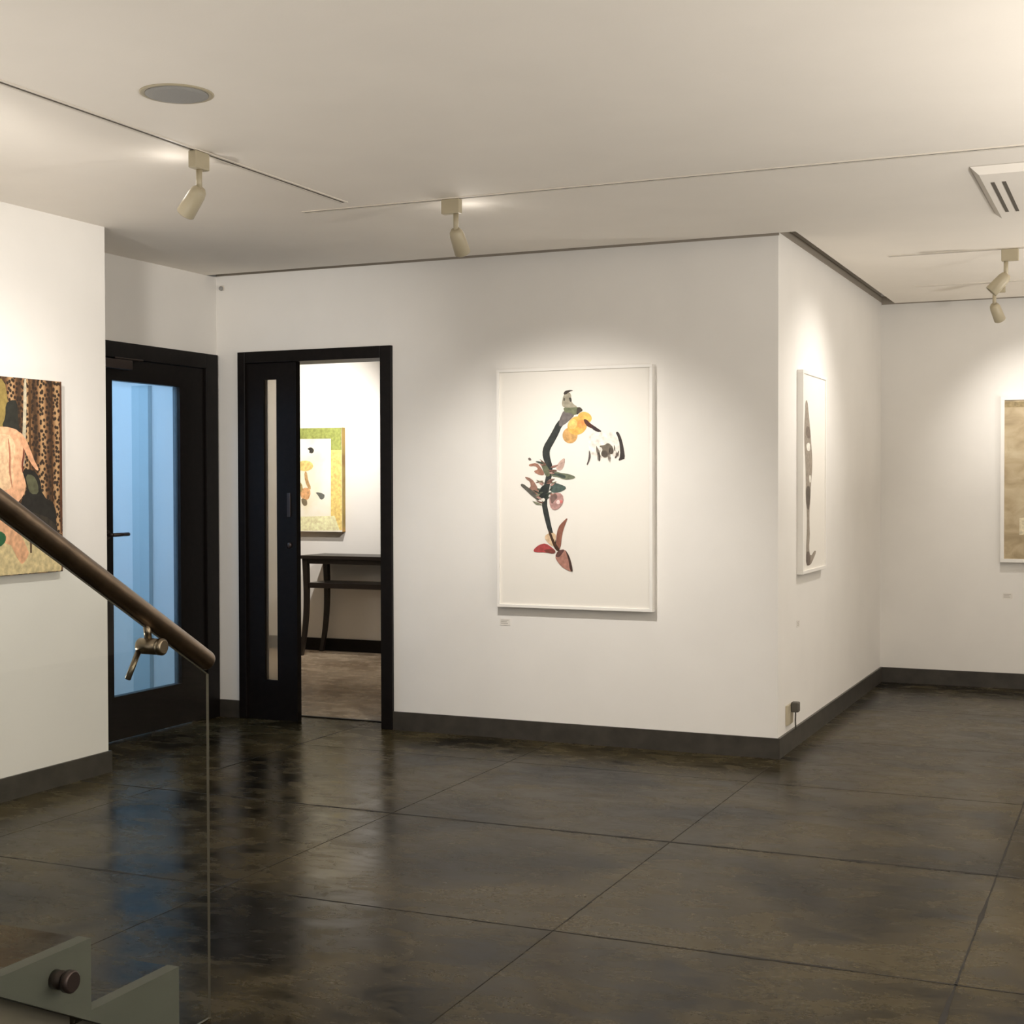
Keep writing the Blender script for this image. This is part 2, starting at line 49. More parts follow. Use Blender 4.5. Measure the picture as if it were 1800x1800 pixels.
KNOTS=[((150,158,88),[(-0.3303,0.4183),(0.3978,0.4203),(0.3968,0.2136),(0.2563,0.1949),(0.257,0.3267),(-0.3309,0.3304)]),((246,208,128),[(0.2565,0.2354),(0.3969,0.2338),(0.3935,-0.4075),(0.2529,-0.4091)]),((112,100,50),[(0.3512,0.4161),(0.4002,0.4193),(0.3991,0.2136),(0.3677,0.2341),(0.3566,0.3353)]),((250,238,186),[(-0.3351,-0.3066),(0.2888,-0.292),(0.3351,-0.4082),(-0.3359,-0.4207)]),((64,62,58),[(0.0314,0.2483),(0.0733,0.2631),(0.1028,0.2373),(0.0848,0.2069),(0.0491,0.2175),(0.0612,0.2327)]),((240,206,130),[(-0.0591,0.1367),(0.007,0.1566),(0.0785,0.1406),(0.0961,0.0946),(0.0303,0.0644),(-0.0475,0.0751)]),((196,160,110),[(0.0064,0.0645),(0.0303,0.0644),(0.0419,-0.0073),(0.0713,-0.0686),(0.0533,-0.0891),(0.0119,-0.0174)]),((222,170,120),[(-0.0425,-0.089),(0.0296,-0.0584),(0.0711,-0.0993),(0.0409,-0.1709),(-0.0189,-0.1608)]),((130,116,92),[(-0.0248,-0.1505),(0.029,-0.1607),(0.0347,-0.2067),(0.0047,-0.2171),(-0.0191,-0.1915)]),((110,112,104),[(0.1068,-0.0993),(0.1956,-0.1146),(0.1954,-0.1502),(0.1599,-0.1655),(0.1363,-0.1299)]),((110,112,104),[(-0.0787,-0.1095),(-0.0426,-0.1147),(-0.0548,-0.1352),(-0.0788,-0.1301)]),((170,150,100),[(-0.0481,-0.0275),(-0.0181,-0.0276),(-0.0065,-0.089),(-0.0426,-0.1095)])]

# ------------------------------------------------------------------ materials
def srgb(c):
    return tuple(((v/255)/12.92 if v/255 <= 0.04045 else (((v/255)+0.055)/1.055)**2.4) for v in c)
def mat(name, rgb, rough=0.5, metal=0.0, spec=0.5, noise=0.0, nscale=8.0, bump=0.0, bscale=200.0, coat=0.0):
    m = bpy.data.materials.new(name); m.use_nodes = True
    nt = m.node_tree; b = nt.nodes['Principled BSDF']
    b.inputs['Base Color'].default_value = (*rgb, 1); b.inputs['Roughness'].default_value = rough
    b.inputs['Metallic'].default_value = metal; b.inputs['Specular IOR Level'].default_value = spec
    b.inputs['Coat Weight'].default_value = coat
    geo = nt.nodes.new('ShaderNodeNewGeometry')
    if noise > 0:
        n = nt.nodes.new('ShaderNodeTexNoise'); n.inputs['Scale'].default_value = nscale; n.inputs['Detail'].default_value = 6
        nt.links.new(geo.outputs['Position'], n.inputs['Vector'])
        r = nt.nodes.new('ShaderNodeValToRGB')
        r.color_ramp.elements[0].position = 0.3; r.color_ramp.elements[1].position = 0.7
        r.color_ramp.elements[0].color = (*[v*(1-noise) for v in rgb], 1)
        r.color_ramp.elements[1].color = (*[min(1, v*(1+noise)) for v in rgb], 1)
        nt.links.new(n.outputs['Fac'], r.inputs['Fac']); nt.links.new(r.outputs['Color'], b.inputs['Base Color'])
    if bump > 0:
        n2 = nt.nodes.new('ShaderNodeTexNoise'); n2.inputs['Scale'].default_value = bscale; n2.inputs['Detail'].default_value = 3
        nt.links.new(geo.outputs['Position'], n2.inputs['Vector'])
        bp = nt.nodes.new('ShaderNodeBump'); bp.inputs['Strength'].default_value = bump; bp.inputs['Distance'].default_value = 0.004
        nt.links.new(n2.outputs['Fac'], bp.inputs['Height']); nt.links.new(bp.outputs['Normal'], b.inputs['Normal'])
    return m

M = {}
M['wall'] = mat('wall_paint', (0.82, 0.80, 0.765), 0.65, spec=0.3, noise=0.02, nscale=3, bump=0.05, bscale=160)
M['ceil'] = mat('ceiling_paint', (0.89, 0.84, 0.765), 0.7, spec=0.3, noise=0.02, nscale=2.5, bump=0.05, bscale=160)
M['white'] = mat('white_lacquer', (0.80, 0.78, 0.74), 0.4)
M['skirt'] = mat('skirting', (0.045, 0.040, 0.033), 0.4, noise=0.3, nscale=14)
M['black'] = mat('black_stained_wood', (0.006, 0.0045, 0.004), 0.45, spec=0.18, noise=0.3, nscale=30)
M['espresso'] = mat('espresso_wood', (0.012, 0.008, 0.006), 0.35, noise=0.3, nscale=30)
M['lamp'] = mat('cream_lamp_enamel', (0.44, 0.385, 0.27), 0.45)
M['track'] = mat('track_aluminium', (0.74, 0.69, 0.61), 0.5)
M['slot'] = mat('dark_slot', (0.11, 0.095, 0.075), 0.8)
M['grille'] = mat('speaker_grille', (0.32, 0.315, 0.30), 0.6, bump=0.5, bscale=500)
M['steel'] = mat('brushed_steel', (0.23, 0.19, 0.135), 0.28, metal=1.0, noise=0.12, nscale=40)
M['railmetal'] = mat('bronzed_steel_rail', (0.22, 0.165, 0.12), 0.30, metal=1.0, noise=0.15, nscale=25)
M['darksteel'] = mat('dark_steel', (0.06, 0.045, 0.04), 0.35, metal=0.7)
M['stringer'] = mat('stringer_paint', (0.10, 0.102, 0.083), 0.6, noise=0.05)
M['infill'] = mat('under_stair_panel', (0.15, 0.13, 0.10), 0.7, noise=0.06)
M['paper'] = mat('art_paper', (0.83, 0.80, 0.74), 0.6)
M['frame'] = mat('white_frame', (0.84, 0.82, 0.78), 0.4)
M['label'] = mat('label_card', (0.76, 0.73, 0.68), 0.6)
M['ink'] = mat('label_ink', (0.42, 0.39, 0.35), 0.6)
M['socket'] = mat('socket_plastic', (0.50, 0.44, 0.32), 0.4)
M['plug'] = mat('dark_plug', (0.10, 0.09, 0.075), 0.5)
M['vest'] = mat('vestibule_wall', (0.74, 0.76, 0.78), 0.7)
M['pil'] = mat('vestibule_pilaster', (0.47, 0.56, 0.57), 0.7)
M['joint'] = mat('joint_filler', (0.010, 0.008, 0.006), 0.7)

def floor_mat(name, dark, light, gain, ior=1.175):
    m = bpy.data.materials.new(name); m.use_nodes = True
    nt = m.node_tree; b = nt.nodes['Principled BSDF']; N = nt.nodes.new; L = nt.links.new
    geo = N('ShaderNodeNewGeometry'); oi = N('ShaderNodeObjectInfo')
    def noise(scale, detail, stretch=(1, 1, 1), rough=0.6, dist=0.0):
        mp = N('ShaderNodeMapping'); mp.inputs['Scale'].default_value = stretch
        L(geo.outputs['Position'], mp.inputs['Vector'])
        n = N('ShaderNodeTexNoise'); n.inputs['Scale'].default_value = scale; n.inputs['Detail'].default_value = detail
        n.inputs['Roughness'].default_value = rough; n.inputs['Distortion'].default_value = dist
        L(mp.outputs['Vector'], n.inputs['Vector']); return n
    big = noise(1.5, 5, dist=0.6); mid = noise(7, 8, (0.7, 1.2, 1), 0.7, 0.4); fine = noise(60, 4)
    def mul(a, k):
        x = N('ShaderNodeMath'); x.operation = 'MULTIPLY'; L(a, x.inputs[0]); x.inputs[1].default_value = k; return x.outputs[0]
    def add(a, c):
        x = N('ShaderNodeMath'); x.operation = 'ADD'; L(a, x.inputs[0]); L(c, x.inputs[1]); return x.outputs[0]
    s = add(add(mul(big.outputs['Fac'], 0.55), mul(mid.outputs['Fac'], 0.40)), add(mul(fine.outputs['Fac'], 0.10), mul(oi.outputs['Random'], 0.05)))
    r = N('ShaderNodeValToRGB'); e = r.color_ramp.elements
    e[0].position = 0.47; e[0].color = (*[v*gain for v in dark], 1)
    e[1].position = 0.63; e[1].color = (*[v*gain for v in light], 1)
    mid_e = e.new(0.54); mid_e.color = (*[(a*0.55+c*0.45)*gain for a, c in zip(dark, light)], 1)
    L(s, r.inputs['Fac']); L(r.outputs['Color'], b.inputs['Base Color'])
    rr = N('ShaderNodeMapRange'); rr.inputs['From Min'].default_value = 0.35; rr.inputs['From Max'].default_value = 0.7
    rr.inputs['To Min'].default_value = 0.17; rr.inputs['To Max'].default_value = 0.36
    L(mid.outputs['Fac'], rr.inputs['Value']); L(rr.outputs['Result'], b.inputs['Roughness'])
    b.inputs['IOR'].default_value = ior
    bp = N('ShaderNodeBump'); bp.inputs['Strength'].default_value = 0.05; bp.inputs['Distance'].default_value = 0.003
    L(mid.outputs['Fac'], bp.inputs['Height']); L(bp.outputs['Normal'], b.inputs['Normal'])
    return m
M['floor'] = floor_mat('polished_concrete', (0.0035, 0.0027, 0.001), (0.060, 0.047, 0.022), 1.0)
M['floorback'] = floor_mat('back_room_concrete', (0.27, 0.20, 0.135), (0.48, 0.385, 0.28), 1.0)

def thin_glass(name, tint, refl_rough=0.02, extra=0.0, milk=0.0, milk_col=(0.8, 0.8, 0.8)):
    m = bpy.data.materials.new(name); m.use_nodes = True; nt = m.node_tree
    for n in list(nt.nodes): nt.nodes.remove(n)
    out = nt.nodes.new('ShaderNodeOutputMaterial'); tr = nt.nodes.new('ShaderNodeBsdfTransparent'); gl = nt.nodes.new('ShaderNodeBsdfGlossy')
    tr.inputs['Color'].default_value = (*tint, 1); gl.inputs['Roughness'].default_value = refl_rough
    fr = nt.nodes.new('ShaderNodeFresnel'); fr.inputs['IOR'].default_value = 1.45 + extra
    mx = nt.nodes.new('ShaderNodeMixShader')
    geo = nt.nodes.new('ShaderNodeNewGeometry'); k = nt.nodes.new('ShaderNodeMath'); k.operation = 'SUBTRACT'; k.inputs[0].default_value = 1.0
    nt.links.new(geo.outputs['Backfacing'], k.inputs[1]); k2 = nt.nodes.new('ShaderNodeMath'); k2.operation = 'MULTIPLY'
    nt.links.new(fr.outputs[0], k2.inputs[0]); nt.links.new(k.outputs[0], k2.inputs[1])      # reflect at the outer faces only
    nt.links.new(k2.outputs[0], mx.inputs[0]); nt.links.new(tr.outputs[0], mx.inputs[1]); nt.links.new(gl.outputs[0], mx.inputs[2])
    last = mx
    if milk > 0:
        tl = nt.nodes.new('ShaderNodeBsdfTranslucent'); tl.inputs['Color'].default_value = (*milk_col, 1)
        m2 = nt.nodes.new('ShaderNodeMixShader'); m2.inputs[0].default_value = milk
        nt.links.new(mx.outputs[0], m2.inputs[1]); nt.links.new(tl.outputs[0], m2.inputs[2]); last = m2
    nt.links.new(last.outputs[0], out.inputs['Surface'])
    return m
M['glass'] = thin_glass('balustrade_glass', (0.965, 0.98, 0.965))
M['doorglass'] = thin_glass('door_glass', (0.93, 0.96, 0.98), milk=0.12, milk_col=(0.8, 0.9, 0.95))
M['frost'] = thin_glass('frosted_glass', (0.97, 0.95, 0.9), 0.3, milk=0.3, milk_col=(0.97, 0.95, 0.90))
M['glassedge'] = mat('glass_edge', (0.15, 0.135, 0.105), 0.25)

# ------------------------------------------------------------------ mesh helpers
def box(bm, x0, x1, y0, y1, z0, z1):
    v = [bm.verts.new((x, y, z)) for z in (z0, z1) for y in (y0, y1) for x in (x0, x1)]
    fs = [bm.faces.new([v[i] for i in q]) for q in ((0, 2, 3, 1), (4, 5, 7, 6), (0, 1, 5, 4), (2, 6, 7, 3), (0, 4, 6, 2), (1, 3, 7, 5))]
    return v, fs
def cyl(bm, p0, p1, r0, r1=None, n=24, caps=True):
    r1 = r0 if r1 is None else r1
    p0, p1 = Vector(p0), Vector(p1); d = (p1-p0).normalized()
    a = d.orthogonal().normalized(); b = d.cross(a)
    A = [bm.verts.new(p0 + r0*(math.cos(2*math.pi*i/n)*a + math.sin(2*math.pi*i/n)*b)) for i in range(n)]
    B = [bm.verts.new(p1 + r1*(math.cos(2*math.pi*i/n)*a + math.sin(2*math.pi*i/n)*b)) for i in range(n)]
    for i in range(n):
        f = bm.faces.new((A[i], A[(i+1) % n], B[(i+1) % n], B[i])); f.smooth = True
    if caps:
        bm.faces.new(list(reversed(A))); bm.faces.new(B)
def lathe(bm, p0, d, prof, n=28):
    """prof: (distance along d, radius) list; ends closed."""
    p0 = Vector(p0); d = Vector(d).normalized(); a = d.orthogonal().normalized(); b = d.cross(a); rings = []
    for t, r in prof:
        c = p0 + d*t
        rings.append([bm.verts.new(c + r*(math.cos(2*math.pi*i/n)*a + math.sin(2*math.pi*i/n)*b)) for i in range(n)])
    for A, B in zip(rings, rings[1:]):
        for i in range(n):
            f = bm.faces.new((A[i], A[(i+1) % n], B[(i+1) % n], B[i])); f.smooth = True
    bm.faces.new(list(reversed(rings[0]))); bm.faces.new(rings[-1])
def prism(bm, pts, axis, a0, a1):
    """extrude a 2-D outline along axis 'x' (pts = y,z) , 'y' (pts = x,z) or 'z' (pts = x,y)."""
    def P(p, a):
        return {'x': (a, p[0], p[1]), 'y': (p[0], a, p[1]), 'z': (p[0], p[1], a)}[axis]
    A = [bm.verts.new(P(p, a0)) for p in pts]; B = [bm.verts.new(P(p, a1)) for p in pts]; n = len(pts)
    bm.faces.new(A); bm.faces.new(list(reversed(B)))
    for i in range(n): bm.faces.new((A[i], B[i], B[(i+1) % n], A[(i+1) % n]))
def obj(name, bm, m, parent=None, bevel=0.0, loc=None):
    """world-space bmesh -> ONE mesh object whose origin is loc (or the parent's origin)."""
    bmesh.ops.recalc_face_normals(bm, faces=bm.faces)
    base = Vector(loc) if loc is not None else (WPOS.get(parent.name, Vector()) if parent else Vector())
    bmesh.ops.translate(bm, verts=bm.verts, vec=-base)
    me = bpy.data.meshes.new(name); bm.to_mesh(me); bm.free()
    for mm in (m if isinstance(m, (list, tuple)) else [m]): me.materials.append(mm)
    o = bpy.data.objects.new(name, me); COL.objects.link(o)
    if parent:
        o.parent = parent; o.location = base - WPOS.get(parent.name, Vector())
    else:
        o.location = base
    WPOS[o.name] = base
    if bevel > 0:
        md = o.modifiers.new('bevel', 'BEVEL'); md.width = bevel; md.segments = 2; md.limit_method = 'ANGLE'
    return o
WPOS = {}
def thing(name, loc, label=None, cat=None, group=None, kind=None):
    o = bpy.data.objects.new(name, None); COL.objects.link(o); o.location = loc; o.empty_display_size = 0.1
    WPOS[o.name] = Vector(loc); tag(o, label, cat, group, kind); return o
def tag(o, label=None, cat=None, group=None, kind=None):
    if label: o['label'] = label
    if cat: o['category'] = cat
    if group: o['group'] = group
    if kind: o['kind'] = kind
    return o
def boxobj(name, dims, m, parent=None, bevel=0.0, loc=None):
    bm = bmesh.new()
    for d in (dims if isinstance(dims[0], (list, tuple)) else [dims]): box(bm, *d)
    return obj(name, bm, m, parent, bevel, loc)
def struct(name, dims, m, label, cat, parent=None, bevel=0.0):
    o = boxobj(name, dims, m, parent, bevel)
    if parent is None: tag(o, label, cat, kind='structure')
    return o

# ------------------------------------------------------------------ room shell
ZC = 2.54          # ceiling underside
Y1 = 6.86          # picture wall
XC = -1.625        # wall of the right-hand recess
Y4 = 9.82          # end wall of the recess
X0 = -4.42         # left wall
X3 = -4.905        # wall with the glazed door
T = 2.72           # walls run up past the shadow gap
Y5 = 9.93          # back room's far wall

# floor: a bed with polished concrete slabs laid on it, saw-cut joints between them
floor = struct('floor', [(-9.2, 3.4, -3.7, 10.05, -0.12, -0.02)], M['joint'], 'dark polished concrete floor of large slabs with thin cut joints', 'floor')
gx = [-5.15, -3.985, -2.80, -1.615, -0.452, 0.715, 1.885, 3.2]
gy = [-3.5, -1.9, -0.74, 0.43, 1.60, 2.77, 3.94, 5.10, 6.275, 7.45, 8.62, 9.86]
slab_meshes = {}
def slab(x0, x1, y0, y1, m, g=0.0007):
    key = (round(x1-x0, 3), round(y1-y0, 3), m.name)
    if key not in slab_meshes:
        bm = bmesh.new(); w, d = x1-x0-2*g, y1-y0-2*g; h = 0.0015
        ring = lambda i, z: [bm.verts.new((sx*(w/2-i), sy*(d/2-i), z)) for sx, sy in ((-1, -1), (1, -1), (1, 1), (-1, 1))]
        A, B, C = ring(0, -0.02), ring(0, -h), ring(h, 0.0)
        for P, Q in ((A, B), (B, C)):
            for i in range(4): bm.faces.new((P[i], P[(i+1) % 4], Q[(i+1) % 4], Q[i]))
        bm.faces.new(C); bm.faces.new(list(reversed(A)))
        me = bpy.data.meshes.new('slab'); bm.to_mesh(me); bm.free(); me.materials.append(m); slab_meshes[key] = me
    o = bpy.data.objects.new('slab', slab_meshes[key]); COL.objects.link(o); o.parent = floor
    o.location = ((x0+x1)/2, (y0+y1)/2, 0); return o
for i in range(len(gx)-1):
    for j in range(len(gy)-1):
        x0, x1, y0, y1 = gx[i], gx[i+1], gy[j], gy[j+1]
        if y0 > 7 and x1 < -1.0 and x0 < -1.7: continue
        if y0 < Y1 < y1 and x1 <= XC+0.05:
            y1 = 7.04
        slab(x0, x1, y0, y1, M['floor'])
for (x0, x1) in ((-9.0, -7.55), (-7.55, -6.1), (-6.1, -4.65), (-4.65, -3.2), (-3.2, -1.8)):
    for (y0, y1) in ((7.04, 8.5), (8.5, 9.93)):
        slab(x0, x1, y0, y1, M['floorback'])
slab(-6.1, -5.15, 4.1, 7.04, M['floor'])

# uneven, chipped joint lines: dirt-filled, of changing width
def joint(p0, p1, chips=(), wid=0.0045, seed=0):
    rnd = random.Random(seed); bm = bmesh.new(); p0, p1 = Vector((*p0, 0)), Vector((*p1, 0)); d = p1-p0; Ln = d.length; d.normalize()
    n = Vector((-d.y, d.x, 0)); k = max(2, int(Ln/0.05)); prev = None
    for i in range(k+1):
        t = Ln*i/k; w = wid*rnd.uniform(0.5, 1.5)
        for c, cw, ch in chips:
            w += ch*max(0.0, 1-abs(t-c)/cw)*rnd.uniform(0.7, 1.2)
        q = p0+d*t+n*rnd.uniform(-0.0012, 0.0012)
        cur = (bm.verts.new(q+n*w/2+Vector((0, 0, 0.0006))), bm.verts.new(q-n*w/2+Vector((0, 0, 0.0006))))
        if prev: bm.faces.new((prev[0], cur[0], cur[1], prev[1]))
        prev = cur
    return obj('joint', bm, M['joint'], floor)
joint((-4.4, 5.10), (3.1, 5.10), [(1.45, 0.10, 0.010), (2.6, 0.3, 0.006), (3.1, 0.2, 0.007), (3.49, 0.07, 0.030), (3.85, 0.06, 0.010)], 0.0115, 1)
joint((-4.4, 3.94), (3.1, 3.94), [(1.1, 0.15, 0.012), (1.45, 0.2, 0.008), (3.5, 0.25, 0.010)], 0.0065, 2)
joint((-1.5, 6.275), (3.1, 6.275), (), 0.004, 3)
joint((-4.4, 6.275), (-1.62, 6.275), (), 0.002, 4)
joint((-0.452, 2.4), (-0.452, 9.8), [(1.3, 0.2, 0.010), (2.2, 0.15, 0.01)], 0.006, 5)
joint((-1.615, 1.6), (-1.615, 6.85), [(2.6, 0.3, 0.003)], 0.0022, 6)
joint((-2.80, 3.2), (-2.80, 6.85), [(0.75, 0.1, 0.02)], 0.003, 7)
joint((-3.985, 5.0), (-3.985, 6.85), [(1.5, 0.3, 0.008)], 0.006, 8)

# ceiling: plasterboard that stops short of the picture walls, leaving a shadow gap
bm = bmesh.new()
prism(bm, [(-5.05, -3.5), (3.2, -3.5), (3.2, 9.72), (-1.52, 9.72), (-1.52, 6.765), (-5.05, 6.765)], 'z', ZC, ZC+0.045)
tag(obj('ceiling', bm, M['ceil']), 'cream plasterboard ceiling stopping short of the walls with a shadow gap', 'ceiling', kind='structure')
struct('ceiling_void', [(-5.05, 3.4, -3.7, 10.0, T, T+0.08)], M['ceil'], 'upper slab hidden above the plasterboard ceiling', 'ceiling')
struct('ceiling_back', [(-9.2, -1.8, 7.04, 10.05, 2.50, 2.6)], M['ceil'], 'ceiling of the bright back room behind the doorway', 'ceiling')
struct('ceiling_vestibule', [(-6.1, -5.02, 4.1, 6.86, 2.5, 2.6)], M['vest'], 'ceiling of the vestibule behind the glazed door', 'ceiling')

struct('wall_left', [(-5.02, X0, -3.68, 5.31, 0, ZC)], M['wall'], 'white left wall carrying the leopard curtain painting', 'wall')
struct('wall_recess', [(-5.02, X3, 5.31, 5.68, 0, ZC), (-5.02, X3, 5.68, Y1, 2.09, ZC)], M['wall'], 'white recess wall above the black framed glazed door', 'wall')
struct('wall_back', [(-9.2, -5.2, Y1, 7.04, 0, T), (-5.2, -4.75, Y1, 6.92, 0, T), (-4.75, -3.75, Y1, 7.04, 2.10, T), (-3.75, XC, Y1, 7.04, 0, T)], M['wall'], 'white wall with the sliding door and the flower picture', 'wall')
struct('wall_side', [(-1.80, XC, 7.04, 10.0, 0, T)], M['wall'], 'white wall turning back at the corner beside the flower picture', 'wall')
struct('wall_end', [(XC, 3.38, Y4, 10.0, 0, T)], M['wall'], 'white end wall of the recess at the far right', 'wall')
# right-hand and rear walls, out of frame, each with an opening added for the fill light
struct('wall_right', [(3.2, 3.38, -3.68, -0.4, 0, T), (3.2, 3.38, 5.2, 9.82, 0, T), (3.2, 3.38, -0.4, 5.2, 0, 0.25), (3.2, 3.38, -0.4, 5.2, 2.45, T)], M['wall'], 'white right wall with an added opening at the fill light', 'wall')
struct('wall_rear', [(-5.02, -3.95, -3.68, -3.5, 0, T), (2.75, 3.2, -3.68, -3.5, 0, T), (-3.95, 2.75, -3.68, -3.5, 0, 0.25), (-3.95, 2.75, -3.68, -3.5, 2.45, T)], M['wall'], 'white rear wall with an added opening at the fill light', 'wall')
struct('wall_back_room', [(-9.2, -1.8, Y5, 10.05, 0, 2.5), (-9.2, -9.0, 7.04, Y5, 0, 2.5)], M['wall'], 'white far wall of the room seen through the doorway', 'wall')
vest = struct('wall_vestibule', [(-6.1, -6.0, 4.1, 6.86, 0, 2.5), (-6.0, -5.02, 4.1, 4.2, 0, 2.5)], M['vest'], 'blue lit vestibule wall behind the glazed door', 'wall')
boxobj('pilaster', (-5.49, -5.37, 6.825, 6.86, 0, 1.93), M['pil'], vest)

M['gap_shade'] = mat('painted_gap_shade', (0.34, 0.30, 0.25), 0.7)  # dark colour of an added strip that paints the ceiling gap's shade
struct('shade_strip_1', [(X3, XC+0.004, Y1-0.004, Y1, 2.544, 2.60), (XC, XC+0.004, Y1, Y4, 2.56, 2.60), (XC+0.004, 3.2, Y4-0.004, Y4, 2.545, 2.60)], M['gap_shade'], 'added dark strip painting the shade in the gap between the walls and the ceiling', 'shade_strip')
BB = 'dark skirting board along the foot of '
struct('baseboard_left', [(X0, X0+0.012, -3.5, 5.31, 0, 0.10), (-4.9, X0+0.012, 5.31, 5.322, 0, 0.10)], M['skirt'], BB+'the left wall', 'skirting')
struct('baseboard_back', [(X3, -4.75, Y1-0.012, Y1, 0, 0.10), (-3.75, XC+0.012, Y1-0.012, Y1, 0, 0.10)], M['skirt'], BB+'the flower picture wall', 'skirting')
struct('baseboard_side', [(XC, XC+0.012, Y1, Y4, 0, 0.10)], M['skirt'], BB+'the side wall beyond the corner', 'skirting')
struct('baseboard_end', [(XC+0.012, 3.2, Y4-0.012, Y4, 0, 0.10)], M['skirt'], BB+'the end wall', 'skirting')
struct('baseboard_back_room', [(-9.0, -1.8, Y5-0.012, Y5, 0, 0.10)], M['black'], BB+'the room behind the doorway', 'skirting')

# ------------------------------------------------------------------ door_1: glazed door in the recess
d1 = thing('door_1', (X3, 6.25, 0), 'black framed glazed door glowing blue in the recess beside the left wall', 'door', kind='structure')
fx0, fx1 = X3-0.10, X3+0.018
boxobj('door_frame', [(fx0, fx1, 5.68, 5.79, 0, 2.09), (fx0, fx1, 6.735, 6.847, 0, 2.09), (fx0, fx1, 5.79, 6.735, 2.005, 2.09)], M['black'], d1, 0.003)
lx0, lx1 = X3-0.045, X3+0.004
bm = bmesh.new()
box(bm, lx0, lx1, 5.793, 5.938, 0.008, 2.002); box(bm, lx0, lx1, 6.507, 6.732, 0.008, 2.002)
box(bm, lx0, lx1, 5.938, 6.507, 0.008, 0.235); box(bm, lx0, lx1, 5.938, 6.507, 1.888, 2.002)
leaf = obj('door_leaf', bm, M['black'], d1)
boxobj('glass_pane', (X3-0.026, X3-0.016, 5.93, 6.515, 0.227, 1.896), M['doorglass'], leaf)
bm = bmesh.new()
cyl(bm, (lx1, 5.885, 1.085), (lx1+0.008, 5.885, 1.085), 0.026)
cyl(bm, (lx1, 5.885, 1.085), (lx1+0.05, 5.885, 1.085), 0.010); cyl(bm, (lx1+0.046, 5.877, 1.085), (lx1+0.046, 6.005, 1.085), 0.010)
obj('handle', bm, M['darksteel'], leaf)
bm = bmesh.new()
box(bm, lx1, lx1+0.045, 5.82, 6.05, 1.945, 1.995); box(bm, lx1+0.018, lx1+0.03, 5.93, 6.16, 1.998, 2.008)
obj('door_closer', bm, M['darksteel'], leaf, 0.004)

# ------------------------------------------------------------------ door_2: sliding door to the back room
d2 = thing('door_2', (-4.25, Y1, 0), 'black sliding door with a narrow frosted strip standing half open', 'door', kind='structure')
boxobj('door_frame', [(-4.75, -4.70, Y1-0.02, Y1+0.06, 0, 2.10), (-3.82, -3.75, Y1-0.02, Y1+0.19, 0, 2.10), (-4.70, -3.82, Y1-0.02, Y1+0.19, 2.035, 2.10)], M['black'], d2, 0.003)
bm = bmesh.new(); ly0, ly1 = Y1+0.004, Y1+0.046
box(bm, -4.70, -4.588, ly0, ly1, 0.001, 2.035); box(bm, -4.503, -4.372, ly0, ly1, 0.001, 2.035)
box(bm, -4.588, -4.503, ly0, ly1, 0.001, 0.228); box(bm, -4.588, -4.503, ly0, ly1, 1.94, 2.035)
leaf2 = obj('door_leaf', bm, M['black'], d2)
boxobj('glass_strip', (-4.592, -4.499, Y1+0.02, Y1+0.028, 0.224, 1.944), M['frost'], leaf2)
boxobj('pull_plate', (-4.432, -4.408, Y1-0.004, Y1+0.006, 1.16, 1.295), M['darksteel'], leaf2, 0.002)
bm = bmesh.new(); lathe(bm, (-4.42, Y1+0.005, 1.0), (0, -1, 0), [(0, 0.017), (0.008, 0.017), (0.011, 0.012), (0.013, 0.004)])
obj('lock_cylinder', bm, M['darksteel'], leaf2)
boxobj('threshold', (-4.70, -3.82, 7.03, 7.052, 0, 0.006), M['black'], d2)

# ------------------------------------------------------------------ pictures
ART_MATS = {}
def art_mat(c):
    if c not in ART_MATS:
        ART_MATS[c] = mat('pigment_%02x%02x%02x' % c, srgb(c), 0.6, spec=0.3, noise=0.26, nscale=45)
    return ART_MATS[c]
def flat_art(name, polys, place, parent, step=0.00006, smooth=1):
    """flat print: outlines filled on the picture plane, each layer a hair above the last."""
    bm = bmesh.new(); mats = []
    for k, (c, pts) in enumerate(polys):
        for _ in range(smooth):      # round the corners off, as brushed outlines are
            pts = [q for (ax, ay), (bx_, by_) in zip(pts, pts[1:]+pts[:1]) for q in ((ax*0.75+bx_*0.25, ay*0.75+by_*0.25), (ax*0.25+bx_*0.75, ay*0.25+by_*0.75))]
        m = art_mat(c)
        if m not in mats: mats.append(m)
        f = bm.faces.new([bm.verts.new(place(u, v, 0.0006+k*step)) for u, v in pts]); f.material_index = mats.index(m)
    base = WPOS[parent.name]; bmesh.ops.translate(bm, verts=bm.verts, vec=-base)
    bmesh.ops.triangulate(bm, faces=bm.faces)
    me = bpy.data.meshes.new(name); bm.to_mesh(me); bm.free()
    for m in mats: me.materials.append(m)
    o = bpy.data.objects.new(name, me); COL.objects.link(o); o.parent = parent; WPOS[o.name] = base; return o
